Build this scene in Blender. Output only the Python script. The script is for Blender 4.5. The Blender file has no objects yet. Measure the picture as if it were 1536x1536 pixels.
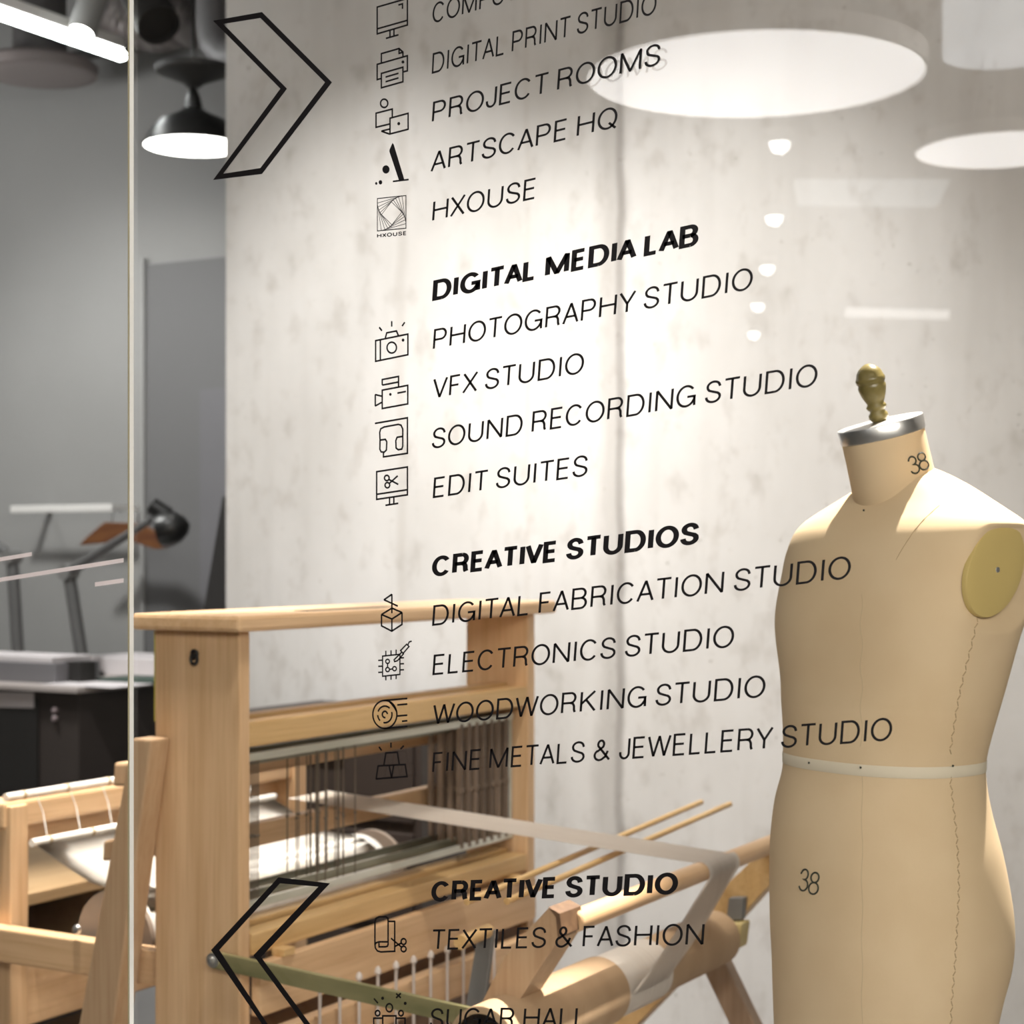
import bpy, bmesh, math, random
from mathutils import Vector, Matrix
from mathutils.bvhtree import BVHTree
random.seed(7)
sc = bpy.context.scene
R = math.radians
# ------------------------------------------------------------------ camera / world / light / exposure
FPX, CX, HY, CAMZ = 2700.0, 768.0, 828.0, 1.42          # focal length in px of a 1536 frame, horizon row, eye height
cam = bpy.data.cameras.new('camera'); camo = bpy.data.objects.new('camera', cam); sc.collection.objects.link(camo)
camo.location = (0, 0, CAMZ); camo.rotation_euler = (R(90), 0, R(30))
cam.sensor_width = 36; cam.lens = 36*FPX/1536; cam.shift_y = 60/1536
cam.clip_start = 0.05
cam.dof.use_dof = True; cam.dof.focus_distance = 2.22; cam.dof.aperture_fstop = 6.5
sc.camera = camo
w = bpy.data.worlds.new('world'); sc.world = w; w.use_nodes = True
w.node_tree.nodes['Background'].inputs[0].default_value = (.8, .85, .9, 1)
w.node_tree.nodes['Background'].inputs[1].default_value = .3
sc.view_settings.view_transform = 'Standard'; sc.view_settings.look = 'None'
sc.view_settings.gamma = 1; sc.view_settings.use_curve_mapping = False
sc.view_settings.exposure = 0.0
WARM = (1, .93, .85); NEUT = (1, .975, .95)

def lamp(name, kind, loc, target, power, col=NEUT, **k):
    l = bpy.data.lights.new(name, kind); l.energy = power; l.color = col
    for a, v in k.items(): setattr(l, a, v)
    o = bpy.data.objects.new(name, l); sc.collection.objects.link(o); o.location = loc
    o.rotation_euler = (Vector(target)-Vector(loc)).to_track_quat('-Z', 'Y').to_euler()
    return o
def spot(name, loc, target, power, size, blend=.6, soft=.05, col=NEUT):
    return lamp(name, 'SPOT', loc, target, power, col, spot_size=R(size), spot_blend=blend, shadow_soft_size=soft)
CLEAN = (1, .985, .972)
spot('wall_wash_spot', (-3.1, 2.75, 3.95), (-3.05, 4.6, 1.25), 500, 55, .95, .06, CLEAN)
spot('wall_wash_spot', (-2.1, 2.75, 3.95), (-2.1, 4.6, 1.15), 485, 54, .95, .06, CLEAN)
spot('form_spot', (-.66, 3.62, 3.75), (-.78, 2.62, 1.35), 1900, 34, .4, .03, WARM)
spot('loom_spot', (-2.3, 2.3, 4.0), (-2.3, 3.1, .75), 170, 34, .7, .15, WARM)
spot('loom_front_fill', (-1.15, 2.02, 3.95), (-2.12, 3.3, .62), 340, 30, .7, .2, WARM)  # added spot that brightens the loom's front boards
spot('back_beam_spot', (-2.52, 2.6, 4.05), (-2.72, 3.02, .78), 1500, 24, .9, .05, WARM)
lamp('studio_ceiling_fill', 'AREA', (-2.2, 3.2, 4.1), (-2.2, 3.2, 0), 22, NEUT, shape='RECTANGLE', size=4.5, size_y=2.0)
spot('rear_fill_spot', (-4.9, 3.5, 3.9), (-5.4, 6.0, .35), 400, 76, .7, .2, (1, .985, .96))  # added fill that lifts the grey back wall and the desk
lamp('rear_upper_fill', 'AREA', (-6.4, 4.5, 3.0), (-4.9, 6.0, 3.55), 15, (1, .985, .97), shape='RECTANGLE', size=.8, size_y=.5)
lamp('corridor_front_fill', 'AREA', (.35, -.7, 2.95), (-1.7, 2.7, .9), 120, WARM, shape='RECTANGLE', size=1.8, size_y=1.4)  # added ambient fill for form and loom fronts, kept outside the mirrored view
lamp('corridor_fill', 'AREA', (1.6, .2, 2.9), (-1.2, 2.8, .9), 82, WARM, shape='RECTANGLE', size=1.6, size_y=1.2)

# ------------------------------------------------------------------ helpers
c30, s30 = math.cos(R(30)), .5
def ray(px): t = (px-CX)/FPX; return (t*c30-s30, t*s30+c30)
def onY(px, py, Y): a, b = ray(px); Z = Y/b; return Vector((a*Z, Y, CAMZ-(py-HY)*Z/FPX))
def onX(px, py, X): a, b = ray(px); Z = X/a; return Vector((X, b*Z, CAMZ-(py-HY)*Z/FPX))

def tag(o, label=None, cat=None, group=None, kind=None):
    if label: o['label'] = label
    if cat: o['category'] = cat
    if group: o['group'] = group
    if kind: o['kind'] = kind
    return o
def root(name, loc, label, cat, group=None):
    o = bpy.data.objects.new(name, None); o.empty_display_size = .05; sc.collection.objects.link(o); o.location = loc
    return tag(o, label, cat, group)
def wloc(o):
    v = Vector((0, 0, 0))
    while o: v += o.location; o = o.parent
    return v
def link(name, bm, mat, parent=None, smooth=False, keep=False):
    """one mesh object from world-space bmesh"""
    bmesh.ops.recalc_face_normals(bm, faces=bm.faces) if not keep else None
    me = bpy.data.meshes.new(name); o = bpy.data.objects.new(name, me); sc.collection.objects.link(o)
    if parent: off = wloc(parent); o.parent = parent
    else:
        xs = [v.co for v in bm.verts]
        lo = [min(v[i] for v in xs) for i in range(3)]; hi = [max(v[i] for v in xs) for i in range(3)]
        off = Vector(((lo[0]+hi[0])/2, (lo[1]+hi[1])/2, lo[2])); o.location = off
    bmesh.ops.translate(bm, verts=bm.verts, vec=-off)
    bm.to_mesh(me); bm.free()
    for m in (mat if isinstance(mat, (list, tuple)) else [mat]): me.materials.append(m)
    if smooth:
        for p in me.polygons: p.use_smooth = True
        if smooth != 'all':
            try: me.set_sharp_from_angle(angle=R(38))
            except Exception: pass
    return o
def box(x0, x1, y0, y1, z0, z1, bev=0, bm=None):
    b = bmesh.new()
    vs = [b.verts.new((x, y, z)) for x in (x0, x1) for y in (y0, y1) for z in (z0, z1)]
    for f in ((0,1,3,2),(4,6,7,5),(0,4,5,1),(2,3,7,6),(0,2,6,4),(1,5,7,3)): b.faces.new([vs[i] for i in f])
    if bev: bmesh.ops.bevel(b, geom=b.edges[:], offset=bev, segments=2, affect='EDGES', profile=.6)
    return merge(bm, b)
def merge(bm, b):
    if bm is None: return b
    me = bpy.data.meshes.new('tmp'); b.to_mesh(me); b.free(); bm.from_mesh(me); bpy.data.meshes.remove(me); return bm
def prism(pts, d, bev=0, bm=None):
    """polygon (3D points) extruded by vector d"""
    b = bmesh.new(); d = Vector(d); n = len(pts)
    a = [b.verts.new(p) for p in pts]; e = [b.verts.new(Vector(p)+d) for p in pts]
    b.faces.new(a); b.faces.new(e[::-1])
    for i in range(n): b.faces.new((a[i], a[(i+1)%n], e[(i+1)%n], e[i]))
    bmesh.ops.recalc_face_normals(b, faces=b.faces)
    if bev: bmesh.ops.bevel(b, geom=b.edges[:], offset=bev, segments=2, affect='EDGES', profile=.6)
    return merge(bm, b)
def tube(pts, r, seg=12, cap=True, bm=None):
    b = bmesh.new(); pts = [Vector(p) for p in pts]; n = len(pts)
    rs = r if isinstance(r, (list, tuple)) else [r]*n
    up = None; rings = []
    for i, p in enumerate(pts):
        t = (pts[min(i+1, n-1)]-pts[max(i-1, 0)]).normalized()
        if up is None: up = t.orthogonal().normalized()
        up = (up-t*up.dot(t)).normalized(); sd = t.cross(up)
        rings.append([b.verts.new(p+(up*math.cos(2*math.pi*k/seg)+sd*math.sin(2*math.pi*k/seg))*rs[i]) for k in range(seg)])
    for i in range(n-1):
        for k in range(seg): b.faces.new((rings[i][k], rings[i][(k+1)%seg], rings[i+1][(k+1)%seg], rings[i+1][k]))
    if cap: b.faces.new(rings[0][::-1]); b.faces.new(rings[-1])
    return merge(bm, b)
def lathe(base, axis, prof, seg=40, bm=None, cap=True):
    """prof = [(distance along axis, radius)]"""
    b = bmesh.new(); axis = Vector(axis).normalized(); u = axis.orthogonal().normalized(); v = axis.cross(u); base = Vector(base)
    rings = []
    for t, r in prof:
        r = max(r, 1e-5)
        rings.append([b.verts.new(base+axis*t+(u*math.cos(2*math.pi*k/seg)+v*math.sin(2*math.pi*k/seg))*r) for k in range(seg)])
    for i in range(len(rings)-1):
        for k in range(seg): b.faces.new((rings[i][k], rings[i][(k+1)%seg], rings[i+1][(k+1)%seg], rings[i+1][k]))
    if cap: b.faces.new(rings[0][::-1]); b.faces.new(rings[-1])
    return merge(bm, b)

# ------------------------------------------------------------------ materials
def mat(name, col, rough=.6, metal=0, spec=.5, emit=None, estr=0):
    m = bpy.data.materials.new(name); m.use_nodes = True; b = m.node_tree.nodes['Principled BSDF']
    b.inputs['Base Color'].default_value = (*col, 1); b.inputs['Roughness'].default_value = rough
    b.inputs['Metallic'].default_value = metal; b.inputs['Specular IOR Level'].default_value = spec
    if emit: b.inputs['Emission Color'].default_value = (*emit, 1); b.inputs['Emission Strength'].default_value = estr
    return m
def noisy(name, c0, c1, scale=(8, 8, 8), rough=.6, detail=6, lo=.35, hi=.65, bump=0, metal=0, spec=.5, dist=0, second=None):
    m = mat(name, c0, rough, metal, spec); nt = m.node_tree; N = nt.nodes; L = nt.links; b = N['Principled BSDF']
    tc = N.new('ShaderNodeTexCoord'); mp = N.new('ShaderNodeMapping'); mp.inputs['Scale'].default_value = scale
    L.new(tc.outputs['Object'], mp.inputs[0])
    n = N.new('ShaderNodeTexNoise'); n.inputs['Scale'].default_value = 1; n.inputs['Detail'].default_value = detail
    n.inputs['Distortion'].default_value = dist; L.new(mp.outputs[0], n.inputs['Vector'])
    r = N.new('ShaderNodeValToRGB'); r.color_ramp.elements[0].position = lo; r.color_ramp.elements[1].position = hi
    r.color_ramp.elements[0].color = (*c0, 1); r.color_ramp.elements[1].color = (*c1, 1); L.new(n.outputs[0], r.inputs[0])
    out = r.outputs[0]
    if second:      # finer dark specks / streaks: (scale, lo, hi, colour)
        m2 = N.new('ShaderNodeMapping'); m2.inputs['Scale'].default_value = second[0]; L.new(tc.outputs['Object'], m2.inputs[0])
        n2 = N.new('ShaderNodeTexNoise'); n2.inputs['Scale'].default_value = 1; n2.inputs['Detail'].default_value = 4; L.new(m2.outputs[0], n2.inputs['Vector'])
        r2 = N.new('ShaderNodeValToRGB'); r2.color_ramp.elements[0].position = second[1]; r2.color_ramp.elements[1].position = second[2]
        r2.color_ramp.elements[0].color = (*second[3], 1); r2.color_ramp.elements[1].color = (1, 1, 1, 1); L.new(n2.outputs[0], r2.inputs[0])
        mx = N.new('ShaderNodeMix'); mx.data_type = 'RGBA'; mx.blend_type = 'MULTIPLY'; mx.inputs[0].default_value = 1
        L.new(out, mx.inputs[6]); L.new(r2.outputs[0], mx.inputs[7]); out = mx.outputs[2]
    L.new(out, b.inputs['Base Color'])
    if bump:
        bp = N.new('ShaderNodeBump'); bp.inputs['Strength'].default_value = bump; bp.inputs['Distance'].default_value = .01
        L.new(n.outputs[0], bp.inputs['Height']); L.new(bp.outputs[0], b.inputs['Normal'])
    return m
W0, W1 = (.63, .40, .215), (.77, .53, .315)
def wood(name, ax, a=W0, b=W1):
    s = [28, 28, 28]; s[ax] = 1.6; f = [160, 160, 160]; f[ax] = 5
    return noisy(name, a, b, s, .42, 5, .3, .7, .03, dist=.6, second=(f, .3, .55, (.88, .84, .8)))
WX, WY, WZ = wood('maple_x', 0), wood('maple_y', 1), wood('maple_z', 2)
WOY = wood('honey_maple_y', 1, (.58, .365, .15), (.72, .49, .235))
WD = wood('worn_ash', 2, (.50, .325, .19), (.60, .41, .25))
ENDG = noisy('end_grain', (.115, .06, .03), (.18, .10, .05), (40, 40, 40), .6)
CARD = noisy('cardboard_tube', (.44, .29, .165), (.50, .34, .20), (3, 12, 3), .75)
CLOTH = noisy('white_cotton', (.76, .72, .66), (.84, .81, .76), (30, 30, 30), .9, spec=.1)
GAUZE = noisy('undyed_warp', (.68, .61, .54), (.76, .70, .63), (4, 500, 4), .85, spec=.1)
STEEL = mat('steel', (.55, .55, .54), .35, .9); GREYM = mat('grey_metal', (.23, .23, .225), .5, .3)
BARM = noisy('pale_metal_bar', (.55, .56, .48), (.74, .74, .68), (20, 3, 20), .35, metal=.3)
GREENB = noisy('olive_bar', (.20, .19, .085), (.34, .30, .15), (5, 20, 20), .4, metal=.2)
HEDD = mat('heddle_wire', (.17, .14, .11), .5, .4); HEDD2 = noisy('heddle_bundle', (.12, .085, .06), (.26, .19, .14), (60, 60, 3), .6)
BLACK = mat('black_enamel', (.012, .012, .012), .35); BLACKM = mat('black_matt', (.02, .018, .017), .6)
CABM = mat('dark_cabinet', (.050, .040, .036), .5); WHITE = mat('white_paint', (.75, .74, .72), .5)
GREY = mat('grey_paint', (.27, .27, .265), .6); PAPER = mat('paper', (.66, .62, .63), .8); BOXG = mat('grey_box', (.17, .165, .175), .7)
VINYL = mat('black_vinyl', (.006, .005, .006), .55, spec=.25); FROST = mat('frosted_vinyl', (.90, .84, .86), .7)
_n = FROST.node_tree; _t = _n.nodes.new('ShaderNodeBsdfTranslucent'); _t.inputs[0].default_value = (.9, .84, .86, 1); _a = _n.nodes.new('ShaderNodeAddShader')
_n.links.new(_n.nodes['Principled BSDF'].outputs[0], _a.inputs[0]); _n.links.new(_t.outputs[0], _a.inputs[1]); _n.links.new(_a.outputs[0], _n.nodes['Material Output'].inputs[0])
_n.nodes['Principled BSDF'].inputs['Base Color'].default_value = (.5, .46, .47, 1); _t.inputs[0].default_value = (.48, .44, .45, 1)
GLOW = mat('lamp_glow', (.8, .8, .8), .5, emit=(1, .97, .93), estr=9)
DISC = mat('disc_glow', (.8, .8, .8), .5, emit=(1, .965, .945), estr=8)
TUBEG = mat('tube_glow', (.8, .8, .8), .5, emit=(.97, 1, .99), estr=20); BULB = mat('bulb_glow', (.8, .8, .8), .5, emit=(1, .98, .95), estr=30)
FOIL = noisy('foil_duct', (.16, .145, .14), (.50, .46, .45), (14, 9, 9), .4, metal=.5)
LINEN = noisy('linen', (.66, .50, .315), (.705, .545, .352), (9, 9, 9), .85, spec=.15, second=((700, 700, 700), .2, .5, (.95, .94, .92)))
TAPE = mat('cotton_tape', (.70, .62, .48), .8); OLIVE = mat('olive_plate', (.58, .44, .165), .5)
KNOBW = noisy('olive_knob', (.165, .13, .042), (.215, .17, .06), (30, 30, 30), .28)
CHROME = mat('brushed_chrome', (.80, .79, .77), .34, 1); INK = mat('ink', (.03, .035, .025), .7); STITCH = mat('stitching', (.42, .31, .18), .8)

def concrete(name, cols, seams):
    m = mat(name, cols[0], .75, spec=.2); nt = m.node_tree; N = nt.nodes; L = nt.links; b = N['Principled BSDF']
    tc = N.new('ShaderNodeTexCoord')
    def nz(scale, detail, lo, hi, c0, c1, rough=.6):
        mp = N.new('ShaderNodeMapping'); mp.inputs['Scale'].default_value = scale; L.new(tc.outputs['Object'], mp.inputs[0])
        n = N.new('ShaderNodeTexNoise'); n.inputs['Scale'].default_value = 1; n.inputs['Detail'].default_value = detail; n.inputs['Roughness'].default_value = rough
        L.new(mp.outputs[0], n.inputs['Vector']); r = N.new('ShaderNodeValToRGB')
        r.color_ramp.elements[0].position = lo; r.color_ramp.elements[1].position = hi
        r.color_ramp.elements[0].color = (*c0, 1); r.color_ramp.elements[1].color = (*c1, 1); L.new(n.outputs[0], r.inputs[0]); return r.outputs[0], n
    base, n0 = nz((2.2, 2.2, 1.3), 8, .3, .7, cols[0], cols[1])
    def mul(a, c):
        mx = N.new('ShaderNodeMix'); mx.data_type = 'RGBA'; mx.blend_type = 'MULTIPLY'; mx.inputs[0].default_value = 1
        L.new(a, mx.inputs[6]); L.new(c, mx.inputs[7]); return mx.outputs[2]
    out = mul(base, nz((14, 14, 9), 6, .28, .46, (.82, .80, .78), (1, 1, 1))[0])
    out = mul(out, nz((9, 9, .5), 4, .30, .5, (.93, .925, .92), (1, 1, 1))[0])
    out = mul(out, nz((45, 45, 45), 3, .24, .31, (.66, .63, .6), (1, 1, 1))[0])
    # irregular vertical formwork stains at given local x
    sep = N.new('ShaderNodeSeparateXYZ'); L.new(tc.outputs['Object'], sep.inputs[0])
    wob = N.new('ShaderNodeTexNoise'); wob.inputs['Scale'].default_value = 5; wob.inputs['Detail'].default_value = 6; L.new(tc.outputs['Object'], wob.inputs['Vector'])
    for sx, wd, dk in seams:
        a = N.new('ShaderNodeMath'); a.operation = 'SUBTRACT'; a.inputs[1].default_value = sx; L.new(sep.outputs[0], a.inputs[0])
        k = N.new('ShaderNodeMath'); k.operation = 'MULTIPLY_ADD'; k.inputs[1].default_value = .10*wd/.05; L.new(wob.outputs[0], k.inputs[0])
        k.inputs[2].default_value = -.05*wd/.05
        a2 = N.new('ShaderNodeMath'); a2.operation = 'ADD'; L.new(a.outputs[0], a2.inputs[0]); L.new(k.outputs[0], a2.inputs[1])
        ab = N.new('ShaderNodeMath'); ab.operation = 'ABSOLUTE'; L.new(a2.outputs[0], ab.inputs[0])
        r = N.new('ShaderNodeValToRGB'); r.color_ramp.elements[0].position = wd*.35; r.color_ramp.elements[1].position = wd*1.2
        r.color_ramp.elements[0].color = (dk, dk*.985, dk*.97, 1); r.color_ramp.elements[1].color = (1, 1, 1, 1); L.new(ab.outputs[0], r.inputs[0])
        out = mul(out, r.outputs[0])
    L.new(out, b.inputs['Base Color'])
    bp = N.new('ShaderNodeBump'); bp.inputs['Strength'].default_value = .12; bp.inputs['Distance'].default_value = .01
    L.new(n0.outputs[0], bp.inputs['Height']); L.new(bp.outputs[0], b.inputs['Normal'])
    return m
def glassmat():
    m = bpy.data.materials.new('clear_glass'); m.use_nodes = True; nt = m.node_tree; N = nt.nodes; L = nt.links
    N.remove(N['Principled BSDF']); out = N['Material Output']
    lw = N.new('ShaderNodeLayerWeight'); lw.inputs[0].default_value = .5
    p = N.new('ShaderNodeMath'); p.operation = 'POWER'; p.inputs[1].default_value = 5; L.new(lw.outputs['Facing'], p.inputs[0])
    k = N.new('ShaderNodeMath'); k.operation = 'MULTIPLY_ADD'; k.inputs[1].default_value = .955; k.inputs[2].default_value = .045; L.new(p.outputs[0], k.inputs[0])
    t = N.new('ShaderNodeBsdfTransparent'); t.inputs[0].default_value = (.985, .99, .985, 1)
    g = N.new('ShaderNodeBsdfGlossy'); g.inputs['Roughness'].default_value = 0
    mx = N.new('ShaderNodeMixShader'); L.new(k.outputs[0], mx.inputs[0]); L.new(t.outputs[0], mx.inputs[1]); L.new(g.outputs[0], mx.inputs[2])
    L.new(mx.outputs[0], out.inputs[0]); return m
GLASS = glassmat(); GEDGE = mat('polished_glass_edge', (.30, .27, .17), .15, spec=.8); SIL = mat('clear_sealant', (.42, .38, .25), .25, spec=.7)

# ------------------------------------------------------------------ setting
YG, YW, YB = 1.90, 4.60, 6.00           # glass, concrete wall, grey back wall
CZ = 4.25
def struct(name, bm, m, label=None):
    o = link(name, bm, m); tag(o, label, None, None, 'structure'); return o
FLOORM = noisy('polished_floor', (.20, .195, .19), (.27, .26, .25), (1.5, 1.5, 1.5), .45)
struct('floor', box(-8, 2.4, -12, 6.2, -.1, 0), FLOORM)
CEILM = noisy('dark_ceiling', (.05, .048, .047), (.13, .122, .12), (3, 3, 3), .8)
struct('ceiling', box(-8, 2.4, YG+.06, 6.2, CZ, CZ+.1), CEILM)
struct('ceiling_corridor', box(-8, 2.4, -12, YG+.06, 3.02, 3.12), mat('corridor_ceiling', (.16, .155, .15), .8))
WALLG = noisy('grey_wall_paint', (.30, .30, .295), (.335, .335, .33), (.8, .8, .8), .75)
struct('wall_back', box(-8, 2.4, YB, YB+.1, 0, CZ), WALLG)
x0 = onY(337, 800, YW).x
seams = [(onY(p, 800, YW).x-(x0+2.4)/2, wd, dk) for p, wd, dk in ((602, .022, .90), (915, .05, .80), (930, .016, .66), (790, .012, .95))]
CONC = concrete('cast_concrete', ((.54, .515, .485), (.66, .635, .61)), seams)
struct('wall_rear', box(x0, 2.4, YW, YW+.24, 0, CZ, .012), CONC)
struct('wall_left', box(-8.1, -8, -12, 6.2, 0, CZ), WALLG)
struct('wall_right', box(2.4, 2.5, -12, 6.2, 0, CZ), WALLG)
struct('wall_corridor', box(-8, 2.4, -12.1, -12, 0, CZ), mat('corridor_wall', (.14, .135, .13), .8))
struct('wall_header', box(-8, 2.4, YG-.04, YG+.06, 3.02, CZ), WALLG)
XJ = onY(193, 800, YG).x
def pane(name, xa, xb, edge):
    b = box(xa, xb, YG, YG+.0085, .012, 3.02)
    for f in b.faces: f.material_index = 0 if abs(f.normal.y) > .5 else 1
    b.normal_update()
    for f in b.faces: f.material_index = 0 if abs(f.normal.y) > .5 else 1
    return struct(name, b, [GLASS, edge])
pane('window_1', -7.9, XJ-.0016, GEDGE); pane('window_2', XJ+.0016, 2.39, mat('bright_glass_edge', (.93, .93, .91), .3, spec=.8))  # white edge colour stands for light gleaming in the polished glass edge
struct('trim_1', box(XJ-.0015, XJ+.0015, YG+.0005, YG+.008, .012, 3.02), SIL)
struct('trim_2', box(-8, 2.4, YG-.02, YG+.032, 0, .012), STEEL)
# grey door in the back wall, right of its pale jamb
a = onY(222, 398, YB); b_ = onY(345, 398, YB)
dr = struct('door_1', box(a.x, a.x+.95, YB-.012, YB-.002, .005, a.z), mat('shaded_door_grey', (.165, .165, .168), .6))  # darker grey carries the shading of the door recess
link('door_frame', box(a.x-.022, a.x, YB-.03, YB-.002, .005, a.z+.03, .003), mat('jamb', (.36, .36, .355), .6), dr)
link('door_panel', box(onY(304, 600, YB).x, a.x+.93, YB-.02, YB-.012, .02, onY(304, 585, YB).z, .003), mat('door_panel_grey', (.18, .178, .19), .6), dr)

# ------------------------------------------------------------------ FLOOR LOOM  (length along Y, warp runs along X)
LM = root('floor_loom', (-2.1, 3.27, 0), 'large light maple floor loom with white warp standing behind the glass', 'loom')
near = box(-2.357, -2.148, 2.69, 2.722, .0, 1.268, .004)
up = link('upright', near, WZ, LM)
eye = lathe(onY(293, 981, 2.688), (0, -1, 0), [(0, .009), (.004, .010), (.006, .006), (.004, .004), (0, .0035)], 20, cap=False)
e = onY(293, 989, 2.688); tube([e+Vector((.008*math.cos(a_), -.004, .009*math.sin(a_))) for a_ in [i*math.pi/8 for i in range(17)]], .0032, 8, False, eye)
tag(link('eye_screw', eye, BLACK, up, True), 'small black eye screw near the top of the upright')
link('upright', box(-2.325, -2.15, 3.80, 3.836, 0, 1.268, .004), WZ, LM)
link('top_cap', box(-2.392, -2.124, 2.66, 3.90, 1.269, 1.301, .008), WY, LM)
sl = box(-2.20, -2.165, 2.93, 3.25, 1.3008, 1.3022)
tag(link('reed_slot', sl, BLACKM, LM), 'dark slot along the top cap')
cb = box(-2.205, -2.15, 2.722, 3.80, 1.047, 1.095, .004); box(-2.245, -2.207, 2.722, 3.80, 1.05, 1.102, .003, cb)
link('crossbeam', cb, WOY, LM)
link('crossbeam', box(-2.35, -2.315, 2.722, 3.80, .962, 1.008, .003), WY, LM)
link('crossbeam', box(-2.35, -2.32, 2.722, 3.80, .81, .858, .003), WY, LM)
cb = box(-2.20, -2.15, 2.73, 3.795, .648, .69, .004); box(-2.245, -2.203, 2.73, 3.795, .655, .70, .003, cb)
link('crossbeam', cb, WOY, LM)
tag(link('tape_strip', box(-2.3605, -2.3575, 2.692, 2.715, 1.09, 1.266), mat('yellow_tape', (.62, .52, .10), .5), LM), 'thin yellow strip on the edge of the near upright')
SHADEBAR = noisy('shaded_green_bar', (.10, .105, .075), (.30, .30, .24), (25, 3, 60), .4, metal=.3)  # rear shaft bars coloured dark for the green shadow lines under the crossbeam
# shafts with their wire heddles
for i, X in enumerate((-2.185, -2.215, -2.245, -2.275)):
    zt = 1.022-(i % 2)*.012; zb = .735+(i % 2)*.012
    fr = box(X-.004, X+.004, 2.735, 3.785, zt-.008, zt+.008, .002)
    box(X-.004, X+.004, 2.735, 3.785, zb-.008, zb+.008, .002, fr)
    for y in (2.74, 3.775): box(X-.003, X+.003, y-.004, y+.004, zb, zt, 0, fr)
    sh = link('shaft', fr, BARM if i == 0 else SHADEBAR, LM)
    ys = [2.752+.007*k for k in range(7)]+[2.99+.033*k+random.uniform(-.01, .01)+i*.008 for k in range(5)]
    for y in ys:
        t = box(X-.0009, X+.0009, y-.0011, y+.0011, zb, zt)
        zm = .87+random.uniform(-.004, .004); lathe((X, y-.003, zm), (0, 1, 0), [(0, .0025), (.006, .0025)], 8, t)
        link('heddle', t, HEDD, sh)
    for k in range(7):
        y = 3.545+.034*k+i*.006; t = box(X-.006, X+.006, y-.005, y+.005, zb, zt); box(X-.008, X+.008, y-.007, y+.007, .862, .874, .001, t)
        tag(link('heddle', t, HEDD2, sh), 'dark bundle of pushed-aside heddles')
# front lamm board, slot bar and tie-up cords
bd = link('front_board', box(-2.147, -2.125, 2.724, 3.797, .535, .637, .003), WY, LM)
for y in (2.80, 3.74): link('board_screw', lathe((-2.125, y, .565 if y < 3 else .60), (1, 0, 0), [(0, .006), (.003, .005)], 14), STEEL, bd, True)
link('slot_bar', box(-2.14, -2.105, 2.724, 3.797, .43, .505, .004), WY, LM)
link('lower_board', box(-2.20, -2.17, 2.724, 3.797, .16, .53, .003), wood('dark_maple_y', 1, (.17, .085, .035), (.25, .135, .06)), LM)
link('block', box(-2.15, -2.118, 2.79, 2.825, .637, .652, .002), WOY, LM); link('block', box(-2.15, -2.118, 3.70, 3.735, .637, .65, .002), WOY, LM)
for k in range(11):
    y = 2.86+.067*k; zt = .558-.002*k
    t = tube([(-2.085, y, zt), (-2.085, y, .2)], .0032, 8); lathe((-2.085, y, zt), (0, 0, 1), [(0, .0035), (.004, .007), (.012, .0065), (.018, .002)], 12, t)
    link('tie_up_cord', t, mat('cord', (.62, .56, .52), .8) if k == 0 else bpy.data.materials['cord'], LM, True)
for k in range(6):
    y = 2.9+.13*k; link('treadle', prism([(-2.55, y, .2), (-2.55, y, .235), (-1.5, y, .11), (-1.5, y, .075)], (0, .06, 0), .004), WX, LM)
link('treadle_bar', box(-2.6, -2.54, 2.722, 3.8, .17, .24, .003), WY, LM)
# olive side bar with its bolt
gb = prism([onY(316, 1427, 2.672), onY(316, 1452, 2.672), onY(722, 1545, 2.672), onY(722, 1516, 2.672)], (0, .012, 0), .002)
gbo = tag(link('side_bar', gb, GREENB, LM), 'olive green metal bar bolted to the near upright')
bl = lathe(onY(320, 1440, 2.672), (0, -1, 0), [(0, .014), (.004, .014), (.005, .008), (.012, .007), (.014, .003)], 20)
tag(link('bolt', bl, STEEL, gbo, True), 'steel bolt')
# near front leg (cross leg) with dark cut end
def leg(pts, y0, th, m, name='leg', par=LM, endcap=None):
    b = prism([onY(px, py, y0) for px, py in pts], (0, th, 0), .003)
    return link(name, b, m, par)
yl = 2.64
lp = [onY(px, py, yl) for px, py in ((822, 1362), (838, 1372), (842, 1402), (796, 1474), (745, 1553), (560, 1840), (480, 1840), (700, 1500))]
for q in lp[5:7]: q.z = 0
lp[5] = Vector((lp[4].x-.30, yl, 0)); lp[6] = Vector((lp[5].x-.085, yl, 0))
lp[7] = Vector((onY(758, 1432, yl)))
lg = link('leg', prism(lp, (0, .075, 0), .003), WD, LM)
cap = prism([onY(822, 1361, yl)+Vector((0, 0, .0005)), onY(838, 1371, yl)+Vector((.002, -.0004, .001)), onY(842, 1402, yl)+Vector((.002, -.0004, -.001)), onY(837, 1409, yl)+Vector((0, -.0004, 0)), onY(834, 1376, yl)+Vector((0, -.0004, 0))], (0, .0758, 0))
tag(link('leg_end', cap, ENDG, lg), 'dark end grain of the near front leg')
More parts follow.
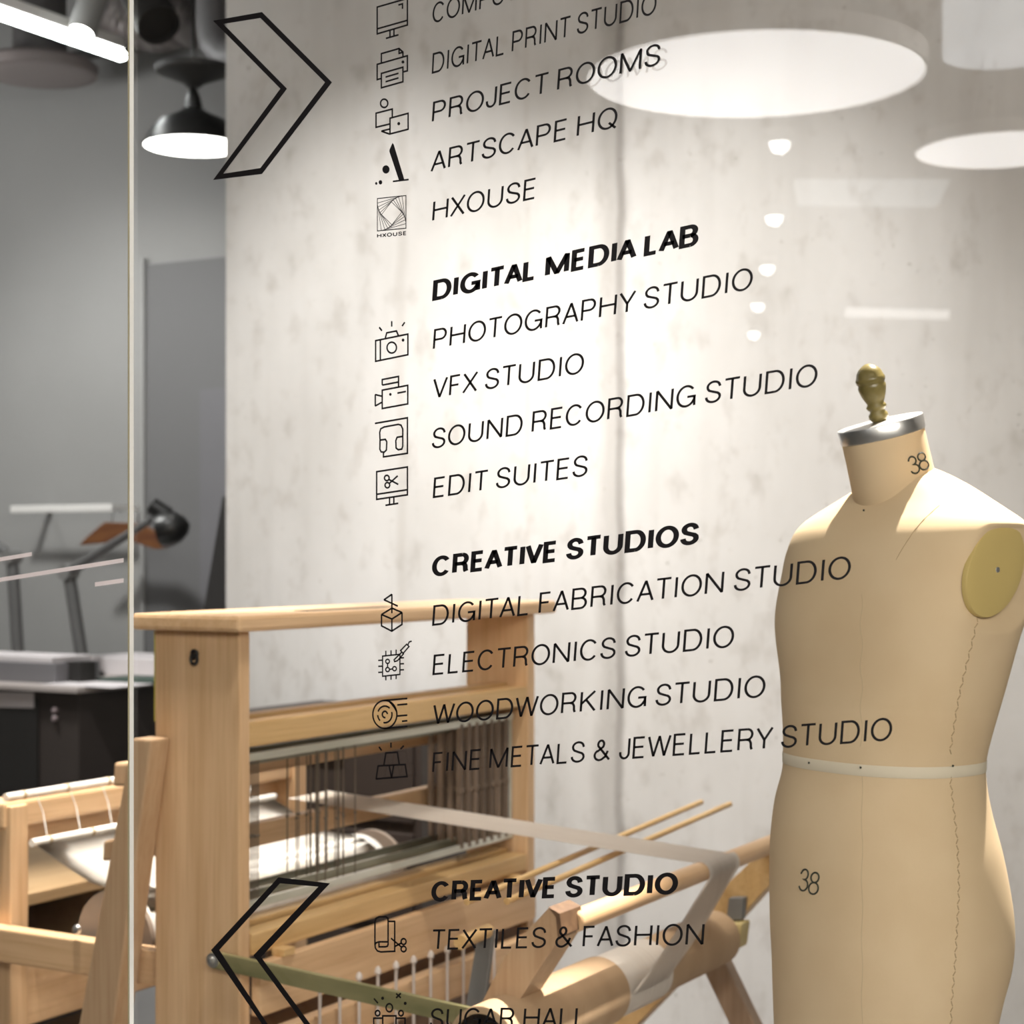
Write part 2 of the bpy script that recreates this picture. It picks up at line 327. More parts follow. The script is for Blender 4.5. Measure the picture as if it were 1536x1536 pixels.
# far cross legs
yf = 3.60
link('leg', prism([onY(1165, 1255, yf), onY(1180, 1300, yf), onY(1098, 1390, yf), Vector((onY(1000, 1500, yf).x-.42, yf, 0)), Vector((onY(1000, 1500, yf).x-.50, yf, 0)), onY(1070, 1345, yf)], (0, .05, 0), .003), WOY, LM)
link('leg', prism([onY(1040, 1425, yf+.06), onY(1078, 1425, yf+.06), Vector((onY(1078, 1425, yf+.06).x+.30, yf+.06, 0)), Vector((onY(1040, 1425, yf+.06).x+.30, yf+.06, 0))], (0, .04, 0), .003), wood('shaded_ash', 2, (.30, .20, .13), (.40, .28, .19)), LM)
br = prism([onY(1093, 1347, yf-.03), onY(1115, 1347, yf-.03), onY(1111, 1380, yf-.03), onY(1089, 1380, yf-.03)], (0, .025, 0), .002)
tag(link('bracket', br, GREYM, LM), 'grey metal bracket on the far leg')
br = prism([onY(1082, 1385, yf-.05), onY(1113, 1385, yf-.05), onY(1108, 1424, yf-.05), onY(1080, 1420, yf-.05)], (0, .05, 0), .006)
tag(link('pawl_block', br, noisy('yellow_wood', (.52, .40, .16), (.62, .50, .23), (30, 30, 30), .5), LM), 'yellowish pawl block')
# breast beam, cloth beam
XB = -1.439
link('breast_beam', lathe((XB, 2.70, .792), (0, 1, .006), [(0, .017), (.003, .0195), (.98, .0195), (.983, .017)], 28), WY, LM, True)
cbm = link('cloth_beam', lathe((-1.53, 2.55, .605), (0, 1, 0), [(0, .052), (.004, .057), (.96, .057), (.964, .052)], 40), CARD, LM, True)
YN, YFr = 3.205, 3.375
ws = lathe((-1.53, 2.98, .605), (0, 1, 0), [(0, .0585), (.001, .0605), (.19, .0605), (.191, .0585)], 40)
link('wound_cloth', ws, GAUZE, cbm, True)
link('wound_cloth', lathe((-1.53, 2.55, .605), (0, 1, 0), [(0, .060), (.002, .064), (.425, .064), (.427, .060)], 40), CARD, cbm, True)
# warp strip: from the back of the castle, over the breast beam, down onto the cloth beam
b = bmesh.new(); pathn = []
for i in range(9):
    t = i/8; pathn.append((-2.425+t*(XB-.012+2.425), .874+t*(.812-.874)))
for k in range(7):
    a_ = R(115-k*25); pathn.append((XB+.0212*math.cos(a_), .7945+.0212*math.sin(a_)))
pathn = pathn[:14]+[(XB+.0212, .787), (-1.424, .75), (-1.436, .70), (-1.452, .65), (-1.4685, .605), (-1.4755, .579), (-1.487, .562)]
rows = []
for i, (x, z) in enumerate(pathn):
    t = max(0, min(1, (i-14)/4)); yn, yf_ = 3.205+(3.225-3.205)*min(1, i/8), 3.36+.015*min(1, i/8)
    yn, yf_ = yn-.235*t, yf_-.225*t
    rows.append([b.verts.new((x, yn+(yf_-yn)*j/6, z)) for j in range(7)])
for i in range(len(rows)-1):
    for j in range(6): b.faces.new((rows[i][j], rows[i][j+1], rows[i+1][j+1], rows[i+1][j]))
bmesh.ops.solidify(b, geom=b.faces[:], thickness=.0012)
tag(link('warp_sheet', b, GAUZE, LM, 'all'), 'narrow strip of undyed warp and cloth stretched through the loom')
for (p0, p1) in (((700, 1353, -1.76), (1052, 1203, -1.76)), ((760, 1352, -1.66), (1095, 1206, -1.66))):
    q0, q1 = onX(*p0), onX(*p1)
    link('lease_stick', tube([q0, q1], .0065, 12), WOY, LM, True)
# brake lever and dowel
pv = onY(727, 1392, 2.98)
lv = link('brake_lever', prism([onY(724, 1388, 2.98), onY(740, 1396, 2.98), onY(722, 1536, 2.98), onY(712, 1600, 2.98), onY(683, 1600, 2.98), onY(694, 1536, 2.98), onY(716, 1400, 2.98)], (0, .012, 0), .002), GREYM, LM)
link('dowel', tube([onY(690, 1414, 2.86), onY(732, 1396, 2.985)], .0135, 20), WOY, lv, True)
# rear: rail, back post, back beam, apron rods and apron, warp beam, slanted cross leg
link('side_rail', box(-2.95, -2.357, 2.705, 2.745, .568, .638, .004), WX, LM)
rp = link('back_post', box(-2.90, -2.803, 2.748, 2.80, 0, .885, .004), WZ, LM)
link('back_post', box(-2.90, -2.803, 3.74, 3.79, 0, .885, .004), WZ, LM)
bb = box(-2.90, -2.815, 2.74, 3.79, .835, .892, .008); link('back_beam', bb, WY, LM)
link('back_rail', box(-2.93, -2.86, 2.80, 3.74, .79, .83, .003), WY, LM)
link('back_rail', box(-2.90, -2.84, 2.80, 3.74, .40, .53, .003), WY, LM)
for (y0, y1, X, z) in ((2.76, 3.62, -2.83, .901), (2.786, 3.62, -2.78, .805)):
    rb = tube([(X, y0, z), (X, y1, z)], .0085, 14)
    ro = link('apron_rod', rb, CLOTH, LM, True)
    for k in range(6):
        y = y0+.05+k*.13; link('binding', tube([(X, y-.004, z), (X, y+.004, z)], .0098, 12), STITCH, ro, True)
for k in range(8):
    y = 2.83+.1*k; link('apron_cord', tube([(-2.81, y, .90), (-2.80, y+.01, .86), (-2.782, y+.004, .807)], .0012, 6), CLOTH, LM)
WBX, WBZ, WBR = -2.54, .63, .096
wb = link('warp_beam', lathe((WBX, 2.775, WBZ), (0, 1, 0), [(0, .03), (0, .1), (.012, .1), (.013, .03), (.92, .03), (.921, .1), (.935, .1), (.936, .03)], 44), noisy('grey_beech', (.30, .235, .18), (.38, .30, .24), (8, 8, 8), .6), LM, True)
link('wound_warp', lathe((WBX, 2.79, WBZ), (0, 1, 0), [(0, WBR-.003), (.002, WBR), (.86, WBR), (.862, WBR-.003)], 44), CLOTH, wb, True)
b = bmesh.new(); prof = [(-2.78, .797), (-2.70, .762), (-2.63, .733), (-2.585, .727), (-2.54, .7275), (-2.505, .7195), (-2.478, .7045), (-2.462, .689)]
rr = [[b.verts.new((x, 2.80+.82*j/10, z+(.0 if j % 2 else .0008))) for j in range(11)] for x, z in prof]
for i in range(len(rr)-1):
    for j in range(10): b.faces.new((rr[i][j], rr[i][j+1], rr[i+1][j+1], rr[i+1][j]))
bmesh.ops.solidify(b, geom=b.faces[:], thickness=.0015)
tag(link('apron', b, CLOTH, LM, 'all'), 'white cotton apron sloping down to the warp beam')
ys_ = 2.625
tp = [onY(197, 1112, ys_), onY(199, 1107, ys_), onY(227, 1110, ys_), onY(170, 1536, ys_), onY(118, 1536, ys_)]
d1 = (tp[3]-tp[2]); d2 = (tp[4]-tp[0])
q3 = tp[2]+d1*(tp[2].z/(tp[2].z-tp[3].z)); q4 = tp[0]+d2*(tp[0].z/(tp[0].z-tp[4].z))
link('leg', prism([tp[0], tp[1], tp[2], q3, q4], (0, .055, 0), .005), WD, LM)
q = [onY(170, 1143, 2.76), onY(195, 1140, 2.76), onY(150, 1300, 2.76), onY(122, 1300, 2.76)]
q = [onY(171, 1144, 2.80), onY(236, 1144, 2.80), onY(230, 1180, 2.80), onY(169, 1180, 2.80)]
link('beater_handle', prism(q, (0, .05, 0), .006), WD, LM)
q = [onY(155, 1262, 2.69), onY(236, 1240, 2.69), onY(236, 1284, 2.69), onY(153, 1292, 2.69)]
link('tension_arm', prism(q, (0, .03, 0), .005), WD, LM)
for px, py in ((216, 1170), (204, 1282)):
    p = onY(px, py, 2.685); link('bolt', lathe(p+Vector((0, 0, 0)), (.6, -.8, 0), [(0, .010), (.012, .010), (.013, .006), (.03, .006), (.032, .002)], 16), STEEL, LM, True)
p = onY(116, 1394, 2.705); link('bolt', lathe(p, (0, -1, 0), [(0, .010), (.006, .008), (.009, .002)], 16), STEEL, LM, True)

# ------------------------------------------------------------------ DRESS FORM
th0 = math.atan((1340-CX)/FPX); r0 = 2.65/math.cos(th0)
ra = ray(1340); dirw = Vector((ra[0], ra[1], 0)).normalized(); U = Vector((dirw.y, -dirw.x, 0)); Wd = dirw
P0 = dirw*r0
MPX = r0/(FPX/math.cos(th0)**2); MZ = 2.65/FPX
def zof(py): return CAMZ-(py-HY)*MZ
PSI = R(42); CP, SP = math.cos(PSI), math.sin(PSI)
DF = root('dress_form', (P0.x, P0.y, 0), 'beige linen male dress form torso with olive knob standing right behind the glass', 'dress form')
# row: py, half extent px, centre px, depth ratio, superellipse n
T = [(697, 20, 1366, .9, 2), (704, 38, 1366, .9, 2), (712, 55, 1367, .86, 2.1), (724, 74, 1370, .74, 2.2), (738, 96, 1370, .64, 2.3), (752, 118, 1368, .58, 2.4), (768, 143, 1366, .56, 2.5),
     (782, 163, 1365, .565, 2.6), (800, 176, 1362, .59, 2.7), (830, 184, 1358, .63, 2.8), (864, 187, 1354, .66, 2.8), (915, 189, 1347, .69, 2.7), (950, 184, 1341, .70, 2.6),
     (1019, 170.5, 1336, .72, 2.5), (1053, 165, 1332, .73, 2.4), (1100, 157, 1327, .75, 2.3), (1135, 153, 1323.5, .77, 2.3), (1160, 153.5, 1323, .78, 2.3), (1208, 163.5, 1321, .80, 2.3),
     (1274, 175.5, 1326, .83, 2.3), (1340, 181, 1331, .85, 2.3), (1393, 182, 1333, .86, 2.3), (1440, 179.5, 1333, .86, 2.3), (1492, 173, 1328, .85, 2.3), (1536, 167.5, 1324, .84, 2.3), (1600, 158, 1318, .84, 2.3), (1640, 150, 1315, .84, 2.3)]
def cr(rows, y):
    i = 0
    while i < len(rows)-2 and y > rows[i+1][0]: i += 1
    p1, p2 = rows[i], rows[i+1]; p0 = rows[max(i-1, 0)]; p3 = rows[min(i+2, len(rows)-1)]
    t = (y-p1[0])/(p2[0]-p1[0]); o = []
    for k in range(1, len(p1)):
        m1 = (p2[k]-p0[k])/(p2[0]-p0[0])*(p2[0]-p1[0]); m2 = (p3[k]-p1[k])/(p3[0]-p1[0])*(p2[0]-p1[0])
        o.append((2*t**3-3*t*t+1)*p1[k]+(t**3-2*t*t+t)*m1+(-2*t**3+3*t*t)*p2[k]+(t**3-t*t)*m2)
    return o
def smooth(x): x = max(0, min(1, x)); return x*x*(3-2*x)
PL = .177          # lateral position of the arm plates
def surf(phi, py, off=0):
    E, c, r, n = cr(T, py); E *= MPX; q = n/(n-1)
    a_ = E/((CP)**q+(r*SP)**q)**(1/q); bd_ = a_*r
    cs, sn = math.cos(phi), math.sin(phi)
    l = a_*math.copysign(abs(cs)**(2/n), cs); f = bd_*math.copysign(abs(sn)**(2/n), sn)
    lim = PL+.05*smooth((794-py)/20)+.04*smooth((py-890)/150)
    if abs(l) > lim: l = math.copysign(lim+(abs(l)-lim)*.06, l)
    # soft chest / seat shaping
    if sn < 0 : f *= 1+.06*math.exp(-((py-1390)/75)**2)
    l += math.copysign(off, cs)*abs(cs); f += off*sn
    u = (c-1340)*MPX+l*CP-f*SP; wv = -l*SP-f*CP
    return Vector((P0.x, P0.y, 0))+U*u+Wd*wv+Vector((0, 0, zof(py)))
tb = bmesh.new(); NP = 128; pys = []
y = 697.0
while y < 1640: pys.append(y); y += 3.2 if y < 950 else 8
pys.append(1640)
rings = [[tb.verts.new(surf(2*math.pi*k/NP, py)) for k in range(NP)] for py in pys]
for i in range(len(rings)-1):
    for k in range(NP): tb.faces.new((rings[i][k], rings[i][(k+1) % NP], rings[i+1][(k+1) % NP], rings[i+1][k]))
tb.faces.new(rings[0][::-1]); tb.faces.new(rings[-1])
bmesh.ops.recalc_face_normals(tb, faces=tb.faces)
# neck
def vp(px, py, dw=0): return Vector((P0.x, P0.y, 0))+U*((px-1340)*MPX)+Wd*dw+Vector((0, 0, zof(py)))
nb, ntop = vp(1356, 795, .0), vp(1324.5, 655, -.022)
nax = (ntop-nb).normalized()
nbm = bmesh.new(); nl = (ntop-nb).length
lathe(nb, nax, [(0, .066), (nl*.2, .0635), (nl*.5, .0615), (nl*.8, .0605), (nl, .0605)], 72, nbm)
bvh_t = BVHTree.FromBMesh(tb); bvh_n = BVHTree.FromBMesh(nbm)
def hit(px, py, off=.0006, which=None):
    a_, b2 = ray(px); d = Vector((a_, b2, -(py-HY)/FPX)).normalized(); o = Vector((0, 0, CAMZ)); best = None
    for bv in ((bvh_t, bvh_n) if which is None else (which,)):
        h = bv.ray_cast(o, d)
        if h[0] and (best is None or h[3] < best[3]): best = h
    if not best: return None
    n = best[1]; n = n if n.dot(d) < 0 else -n
    return best[0]+n*off
torso = link('torso', tb, LINEN, DF, 'all')
link('neck', nbm, LINEN, DF, True)
# neck cap and knob
cap = link('neck_cap', lathe(ntop, nax, [(-.001, .0605), (0, .0622), (.019, .0635), (.0205, .0625), (.0212, .055), (.022, .0)], 72), CHROME, DF, True)
kb = ntop+nax*.021; kax = (nax+Vector((0, 0, 0))).normalized(); PX = .00098
prof = [(0, 8), (3, 12), (7, 14.5), (12, 14.5), (16, 11), (18, 11), (20, 13.5), (24, 15.5), (27, 13.5), (29, 12.5), (33, 14.5), (41, 18), (50, 20.5), (55, 21), (57, 20), (59, 20), (61, 21.5), (66, 22.3), (68.5, 21), (70, 20.3), (76, 18.5), (81, 15), (85, 10), (88, 4), (88.6, 0)]
tag(link('knob', lathe(kb, kax, [(a_*PX, r_*PX) for a_, r_ in prof], 40), KNOBW, DF, 'all'), 'turned olive-yellow wooden knob')
# arm plates
def plate(side):
    lat = (U*CP-Wd*SP)*side; fo = (-U*SP-Wd*CP); c_ = cr(T, 856)[1]
    ctr = Vector((P0.x, P0.y, zof(853)))+U*((c_-1340)*MPX)+lat*(PL+(.0012 if side > 0 else -.002))+fo*(.016 if side > 0 else -.004)
    b = bmesh.new(); rings = []
    for s, hgt in ((1, -.004), (1, .002), (.985, .0042), (.9, .0052), (.6, .0062), (.3, .0066), (.02, .0068)):
        ring = []
        for k in range(64):
            a_ = 2*math.pi*k/64; x = (.0625 if side > 0 else .056)*s*math.cos(a_); z = .0625*s*math.sin(a_)
            z2 = z-.34*x
            ring.append(b.verts.new(ctr+lat*hgt+fo*x+Vector((0, 0, z2))))
        rings.append(ring)
    for i in range(len(rings)-1):
        for k in range(64): b.faces.new((rings[i][k], rings[i][(k+1) % 64], rings[i+1][(k+1) % 64], rings[i+1][k]))
    b.faces.new(rings[-1])
    po = tag(link('arm_plate', b, OLIVE, DF, True), 'oval olive plate closing the armhole')
    link('screw', lathe(ctr+lat*.0066, lat, [(0, .0042), (.0008, .0038), (.0009, .002), (.0004, .001)], 20), STEEL, po, True)
plate(1); plate(-1)
# waist tape
b = bmesh.new(); rg = []
for py in (1133, 1134, 1148.5, 1149.5):
    off = .0004 if py in (1133, 1149.5) else .001
    rg.append([b.verts.new(surf(2*math.pi*k/96, py, off)) for k in range(96)])
for i in range(3):
    for k in range(96): b.faces.new((rg[i][k], rg[i][(k+1) % 96], rg[i+1][(k+1) % 96], rg[i+1][k]))
wt = tag(link('waist_tape', b, TAPE, DF, 'all'), 'pale cotton tape pinned around the waist')
for px, py in ((1215, 1144), (1292, 1151), (1428, 1148)):
    h = hit(px, py, .0022); link('pin', lathe(h-Vector((0, 0, 0)), -Wd, [(0, .0016), (.001, .0016), (.0016, .0005)], 10), INK, wt)
# seams
def strip(pts, r, m, name, par, seg=6):
    pts = [p for p in pts if p]
    if len(pts) > 1: return link(name, tube(pts, r, seg), m, par)
ss = [(925, 1467), (960, 1459), (1000, 1449), (1040, 1439.5), (1090, 1431), (1130, 1425.5), (1165, 1425.5), (1210, 1430), (1250, 1434.5), (1300, 1437.5), (1340, 1438), (1400, 1435), (1450, 1432), (1500, 1428), (1560, 1425)]
b = bmesh.new(); y = 926.0; k = 0
while y < 1550:
    if not 1132 < y < 1160:
        x1 = cr(ss, y)[0]; x2 = cr(ss, y+7)[0]
        p, q = hit(x1+(1.6 if k % 2 else -1.2), y, .0002), hit(x2-(1.6 if k % 2 else -1.2), y+7, .0002)
        if p and q: tube([p, q], .0009, 6, True, b)
    y += 9; k += 1
tag(link('side_seam', b, STITCH, DF), 'hand-stitched side seam with uneven stitches')
b = bmesh.new()
tube([hit(1292+2*math.sin(i), 890+i*10, .0000) for i in range(24)], .0004, 6, True, b)
tube([hit(1293+1*math.sin(i*.7), 1160+i*10, .0000) for i in range(40)], .0004, 6, True, b)
link('panel_seam', b, noisy('seam_thread', (.50, .385, .245), (.54, .42, .27), (9, 9, 9), .9), DF)
pts = [hit(1284+i*(1392-1284)/20, 766+2*math.sin(i/20*math.pi)-(i/20)**1.3*34, .0002, bvh_n) for i in range(21)]
strip(pts, .0006, STITCH, 'neck_seam', DF)
def number(p3, p8, rot, name='size_number'):
    b = bmesh.new(); cr_, sr_ = math.cos(R(rot)), math.sin(R(rot))
    for ch, (x0, y0, wpx, hpx) in (('3', p3), ('8', p8)):
        for st in G[ch][1]:
            cl = isinstance(st, tuple); pts = st[1] if cl else st
            q = []
            for px, py in pts:
                dx, dy = (px-.5)*wpx, (.5-py)*hpx
                q.append(hit(x0+dx*cr_-dy*sr_, y0+dx*sr_+dy*cr_, .0003))
            q = [v for v in q if v]
            if cl: q.append(q[0])
            if len(q) > 1: tube(q, .0013, 6, True, b)
    tag(link(name, b, INK, DF), 'stencilled black number 38')
NUMS = [((1370.5, 697.5, 13, 26), (1384, 692, 13.5, 26), -17), ((1206.5, 1320, 12.5, 32), (1221.5, 1325, 14, 32.5), 8)]
ds = [hit(px, py, .0001) for px, py in ((1409, 758), (1398, 768), (1386, 779), (1374, 793), (1362, 810), (1350, 829), (1344, 840))]
strip(ds, [.0003, .0007, .0008, .0008, .0008, .0006, .0003], STITCH, 'dart_seam', DF)
p = hit(1296, 766, .0008); link('pin', lathe(p, -Wd, [(0, .0016), (.0012, .0014), (.0016, .0004)], 10), INK, DF)
# stand
sp = lathe((P0.x, P0.y, 0), (0, 0, 1), [(.06, .02), (.62, .02)], 20); link('stand_pole', sp, BLACK, DF, True)
sb = lathe((P0.x, P0.y, 0), (0, 0, 1), [(0.0, .20), (.03, .20), (.045, .17), (.06, .04), (.075, .03)], 40); link('stand_base', sb, BLACK, DF, True)

# ------------------------------------------------------------------ STROKE LETTERING
def arc(cx, cy, rx, ry, a0, a1, n=14): return [(cx+rx*math.cos(R(a0+(a1-a0)*i/n)), cy+ry*math.sin(R(a0+(a1-a0)*i/n))) for i in range(n+1)]
Sc = [(.96, .74)]+arc(.5, .755, .44, .245, 15, 180, 12)[1:]+[(.10, .66), (.2, .58), (.5, .5), (.82, .425), (.95, .34), (.98, .25)]+arc(.5, .25, .48, .25, 0, -180, 14)[1:-1]+[(.01, .27)]
G = {   # advance width (cap heights), strokes in a unit box, closed strokes are wrapped in a tuple ('c', pts)
 'A': (.80, [[(0, 0), (.5, 1), (1, 0)], [(.17, .33), (.83, .33)]]),
 'B': (.74, [[(0, .52), (.58, .52)]+arc(.58, .76, .35, .24, -90, 90)+[(0, 1), (0, 0), (.62, 0)]+arc(.62, .26, .38, .26, -90, 90)]),
 'C': (.86, [arc(.5, .5, .5, .5, 38, 322, 30)]),
 'D': (.84, [('c', [(0, 0), (.5, 0)]+arc(.5, .5, .5, .5, -90, 90, 20)+[(0, 1)])]),
 'E': (.62, [[(1, 1), (0, 1), (0, 0), (1, 0)], [(0, .53), (.92, .53)]]),
 'F': (.58, [[(1, 1), (0, 1), (0, 0)], [(0, .51), (.88, .51)]]),
 'G': (.90, [arc(.5, .5, .5, .5, 40, 330, 30)+[(.97, .30), (.99, .46), (.57, .46)], [(.985, .46), (1, 0)]]),
 'H': (.82, [[(0, 0), (0, 1)], [(1, 0), (1, 1)], [(0, .53), (1, .53)]]),
 'I': (0, [[(.5, 0), (.5, 1)]]),
 'J': (.54, [[(1, 1), (1, .27)]+arc(.5, .27, .5, .27, 0, -180)[1:]+[(0, .33)]]),
 'K': (.78, [[(0, 0), (0, 1)], [(.95, 1), (0, .38)], [(.33, .60), (1, 0)]]),
 'L': (.58, [[(0, 1), (0, 0), (1, 0)]]),
 'M': (1.0, [[(0, 0), (0, 1), (.5, 0), (1, 1), (1, 0)]]),
 'N': (.82, [[(0, 0), (0, 1), (1, 0), (1, 1)]]),
 'O': (.92, [('c', arc(.5, .5, .5, .5, 0, 348, 31))]),
 'P': (.70, [[(0, 0), (0, 1), (.6, 1)]+arc(.6, .735, .4, .265, 90, -90)+[(0, .47)]]),
 'Q': (.92, [('c', arc(.5, .5, .5, .5, 0, 348, 31)), [(.60, .27), (1, -.06)]]),
 'R': (.74, [[(0, 0), (0, 1), (.6, 1)]+arc(.6, .745, .37, .255, 90, -90)+[(0, .49)], [(.56, .49), (.80, .45), (.90, .32), (.93, .1), (1, 0)]]),
 'S': (.74, [Sc]),
 'T': (.76, [[(0, 1), (1, 1)], [(.5, 1), (.5, 0)]]),
 'U': (.80, [[(0, 1), (0, .36)]+arc(.5, .36, .5, .36, 180, 360, 18)[1:]+[(1, 1)]]),
 'V': (.78, [[(0, 1), (.5, 0), (1, 1)]]),
 'W': (1.16, [[(0, 1), (.25, 0), (.5, 1), (.75, 0), (1, 1)]]),
 'X': (.78, [[(0, 0), (1, 1)], [(0, 1), (1, 0)]]),
 'Y': (.80, [[(0, 1), (.5, .42), (1, 1)], [(.5, .42), (.5, 0)]]),
 '&': (.86, [[(1, 0), (.22, .72)]+arc(.40, .80, .20, .20, 200, 0, 10)[1:]+[(.56, .68), (.2, .46)]+arc(.33, .25, .33, .25, 120, 300, 12)+[(.72, .16), (.88, .45)]]),
 '3': (.62, [[(.03, .78)]+arc(.48, .76, .42, .24, 160, -80, 14)+[(.35, .53), (.55, .52)]+arc(.5, .265, .5, .265, 75, -165, 16)]),
 '8': (.62, [('c', arc(.5, .77, .42, .23, 0, 345, 22)), ('c', arc(.5, .27, .5, .27, 0, 345, 22))]),
}
SB = {'I': .11, 'O': .055, 'C': .055, 'G': .055, 'Q': .055, 'A': .015, 'V': .015, 'W': .015, 'Y': .015, 'T': .025, 'S': .055, 'X': .02, 'J': .05}
def ribbon(b, pts, w, closed, M):
    """flat stroke of width w along pts; sharp corners get a filled bevel instead of a spike"""
    pts = [Vector(p) for p in pts]; n = len(pts); ns = n if closed else n-1
    nrm = []
    for i in range(ns):
        d = (pts[(i+1) % n]-pts[i]).normalized(); nrm.append(Vector((-d.y, d.x))*(w/2))
    def corner(i, seg):            # left/right points of vertex i as used by segment seg
        ia, ib = (i-1 if i > 0 or closed else None), (i if i < n-1 or closed else None)
        if ia is not None: ia %= ns
        if ia is None or ib is None: return pts[i]+nrm[seg], pts[i]-nrm[seg]
        m_ = nrm[ia]+nrm[ib]; dt = m_.length/w
        if dt < .62: return pts[i]+nrm[seg], pts[i]-nrm[seg]
        m_ = m_.normalized()*(w/2/dt); return pts[i]+m_, pts[i]-m_
    V = lambda p: b.verts.new(M(p))
    for i in range(ns):
        j = (i+1) % n; a0, a1 = corner(i, i); c0, c1 = corner(j, i)
        b.faces.new((V(a0), V(c0), V(c1), V(a1)))
        if j == 0 and not closed: continue
        k = j if (j < n-1 or closed) else None
        if k is not None and (nrm[i]+nrm[k % ns]).length/w < .62:
            for sg in (1, -1):
                try: b.faces.new((V(pts[j]), V(pts[j]+nrm[i]*sg), V(pts[j]+nrm[k % ns]*sg)))
                except ValueError: pass
def layout(text, sw, swx=None):
    swx = swx or sw
    bold = sw > .15 and len(text) > 8; wk, sk, sp = (1.20, .55, .34) if bold else (1, 1, .30)
    """strokes of a text line in cap-height units; returns (list of (pts, closed), total width)"""
    x = 0; out = []; first = True
    for ch in text:
        if ch == ' ': x += sp; continue
        wd, st = G[ch]; sb = SB.get(ch, .085)*sk; wd *= wk
        if bold and ch in 'AVWYT': sb = -.02 if ch == 'T' else -.055
        if not first: x += sb
        first = False
        full = wd if wd else swx
        for s in st:
            cl = isinstance(s, tuple); pts = s[1] if cl else s
            out.append(([(x+swx/2+p[0]*(full-swx), sw/2+p[1]*(1-sw)) for p in pts], cl))
        x += full; last = sb; x += sb
    return out, x-last
for a3, a8, rt in NUMS: number(a3, a8, rt)
YL = YG-.0012
def gl(px, py): p = onY(px, py, YL); return p
CAP = .0256
def line(text, x0, y0, x1, y1, label, bold=False, width=None, cap=CAP, sw=None, m=VINYL):
    sw, k = (.182, 1.42) if bold else (.102, 1.13)
    st, W = layout(text, sw, sw*k); A, B = gl(x0, y0), gl(x1, y1)
    ex = (B-A)/W
    if width: ex = ex.normalized()*width          # metres per cap unit for lines the frame cuts off
    def M(p): return A+ex*(p.x*k+.075*p.y)+Vector((0, 0, 1))*(p.y*cap)
    b = bmesh.new()
    for pts, cl in st: ribbon(b, [(p[0]/k, p[1]) for p in pts], sw, cl, M)
    for f in b.faces:
        f.normal_update()
        if f.normal.y > 0: f.normal_flip()
    o = link('vinyl_lettering', b, m, keep=True)
    return tag(o, label, 'lettering', 'black lettering lines on the glass'), (B-A).length/W
u = .0215
line('COMPUTER', 648, 36, 774, 0, 'thin black lettering at the very top of the glass, cut by the frame', width=u)
line('DIGITAL PRINT STUDIO', 647.5, 111, 916, 39, 'thin black lettering DIGITAL PRINT STUDIO beside the printer pictogram', width=u*1.0)
line('PROJECT ROOMS', 647.5, 184, 990, 97, 'thin black lettering PROJECT ROOMS overlapping the disc lamp reflection')
line('ARTSCAPE HQ', 645.5, 259, 925, 191, 'thin black lettering ending in HQ beside the bold letter A emblem')
line('HXOUSE', 648, 332.5, 803, 298, 'short thin black lettering beside the twisted square emblem')
line('DIGITAL MEDIA LAB', 648, 452, 1047, 368, 'bold black heading DIGITAL MEDIA LAB on the glass', True)
line('PHOTOGRAPHY STUDIO', 649, 525, 1128, 434, 'thin black lettering PHOTOGRAPHY STUDIO beside the stills camera pictogram')
line('VFX STUDIO', 648, 599, 875, 560, 'thin black lettering VFX STUDIO beside the film camera pictogram')
line('SOUND RECORDING STUDIO', 647, 674, 1225, 579, 'thin black lettering SOUND RECORDING STUDIO left of the dress form knob')
line('EDIT SUITES', 649, 747.5, 881, 714, 'thin black lettering EDIT SUITES beside the scissors monitor pictogram')
line('CREATIVE STUDIOS', 647, 866, 1048, 816, 'bold black heading CREATIVE STUDIOS, plural, above the loom', True)
line('DIGITAL FABRICATION STUDIO', 648, 939, 1275, 868, 'thin black lettering DIGITAL FABRICATION STUDIO ending over the form chest')
line('ELECTRONICS STUDIO', 648.5, 1013, 1100, 971, 'thin black lettering ELECTRONICS STUDIO beside the chip pictogram')
line('WOODWORKING STUDIO', 648, 1087.5, 1147, 1046, 'thin black lettering WOODWORKING STUDIO beside the log pictogram')
line('FINE METALS & JEWELLERY STUDIO', 648, 1159.5, 1337, 1111, 'thin black lettering FINE METALS and JEWELLERY STUDIO ending over the form waist')
line('CREATIVE STUDIO', 646, 1353, 1016, 1341.5, 'bold black heading CREATIVE STUDIO, singular, low on the glass', True)
line('TEXTILES & FASHION', 646, 1425, 1055, 1418, 'thin black lettering TEXTILES and FASHION beside the fabric roll pictogram')
line('SUGAR HALL', 644, 1543, 879, 1543, 'thin black lettering SUGAR HALL at the bottom edge of the frame')

# pictograms: zoomed tracing (ox, oy, scale) -> points on the glass plane
PW = 2.7*2.2517/FPX
def icon(ox, oy, s, strokes, label, fills=(), w=PW, extra=None):
    b = bmesh.new()
    g = lambda x, y: gl(ox+x/s, oy+y/s)
    def M(p): return Vector((p.x, YL, p.y))
    for st in strokes:
        cl = isinstance(st, tuple); pts = st[1] if cl else st
        q = [g(*p) for p in pts]; ribbon(b, [(v.x, v.z) for v in q], w, cl, M)
    for f in fills:
        b.faces.new([b.verts.new(g(*p)) for p in f])
    if extra: extra(b, g, M)
    for f in b.faces:
        f.normal_update()
        if f.normal.y > 0: f.normal_flip()
    o = link('vinyl_pictogram', b, VINYL, keep=True)
    return tag(o, label, 'pictogram', 'pictograms left of the lettering')
def el(cx, cy, rx, ry, n=24): return [(cx+rx*math.cos(2*math.pi*i/n), cy+ry*math.sin(2*math.pi*i/n)) for i in range(n)]
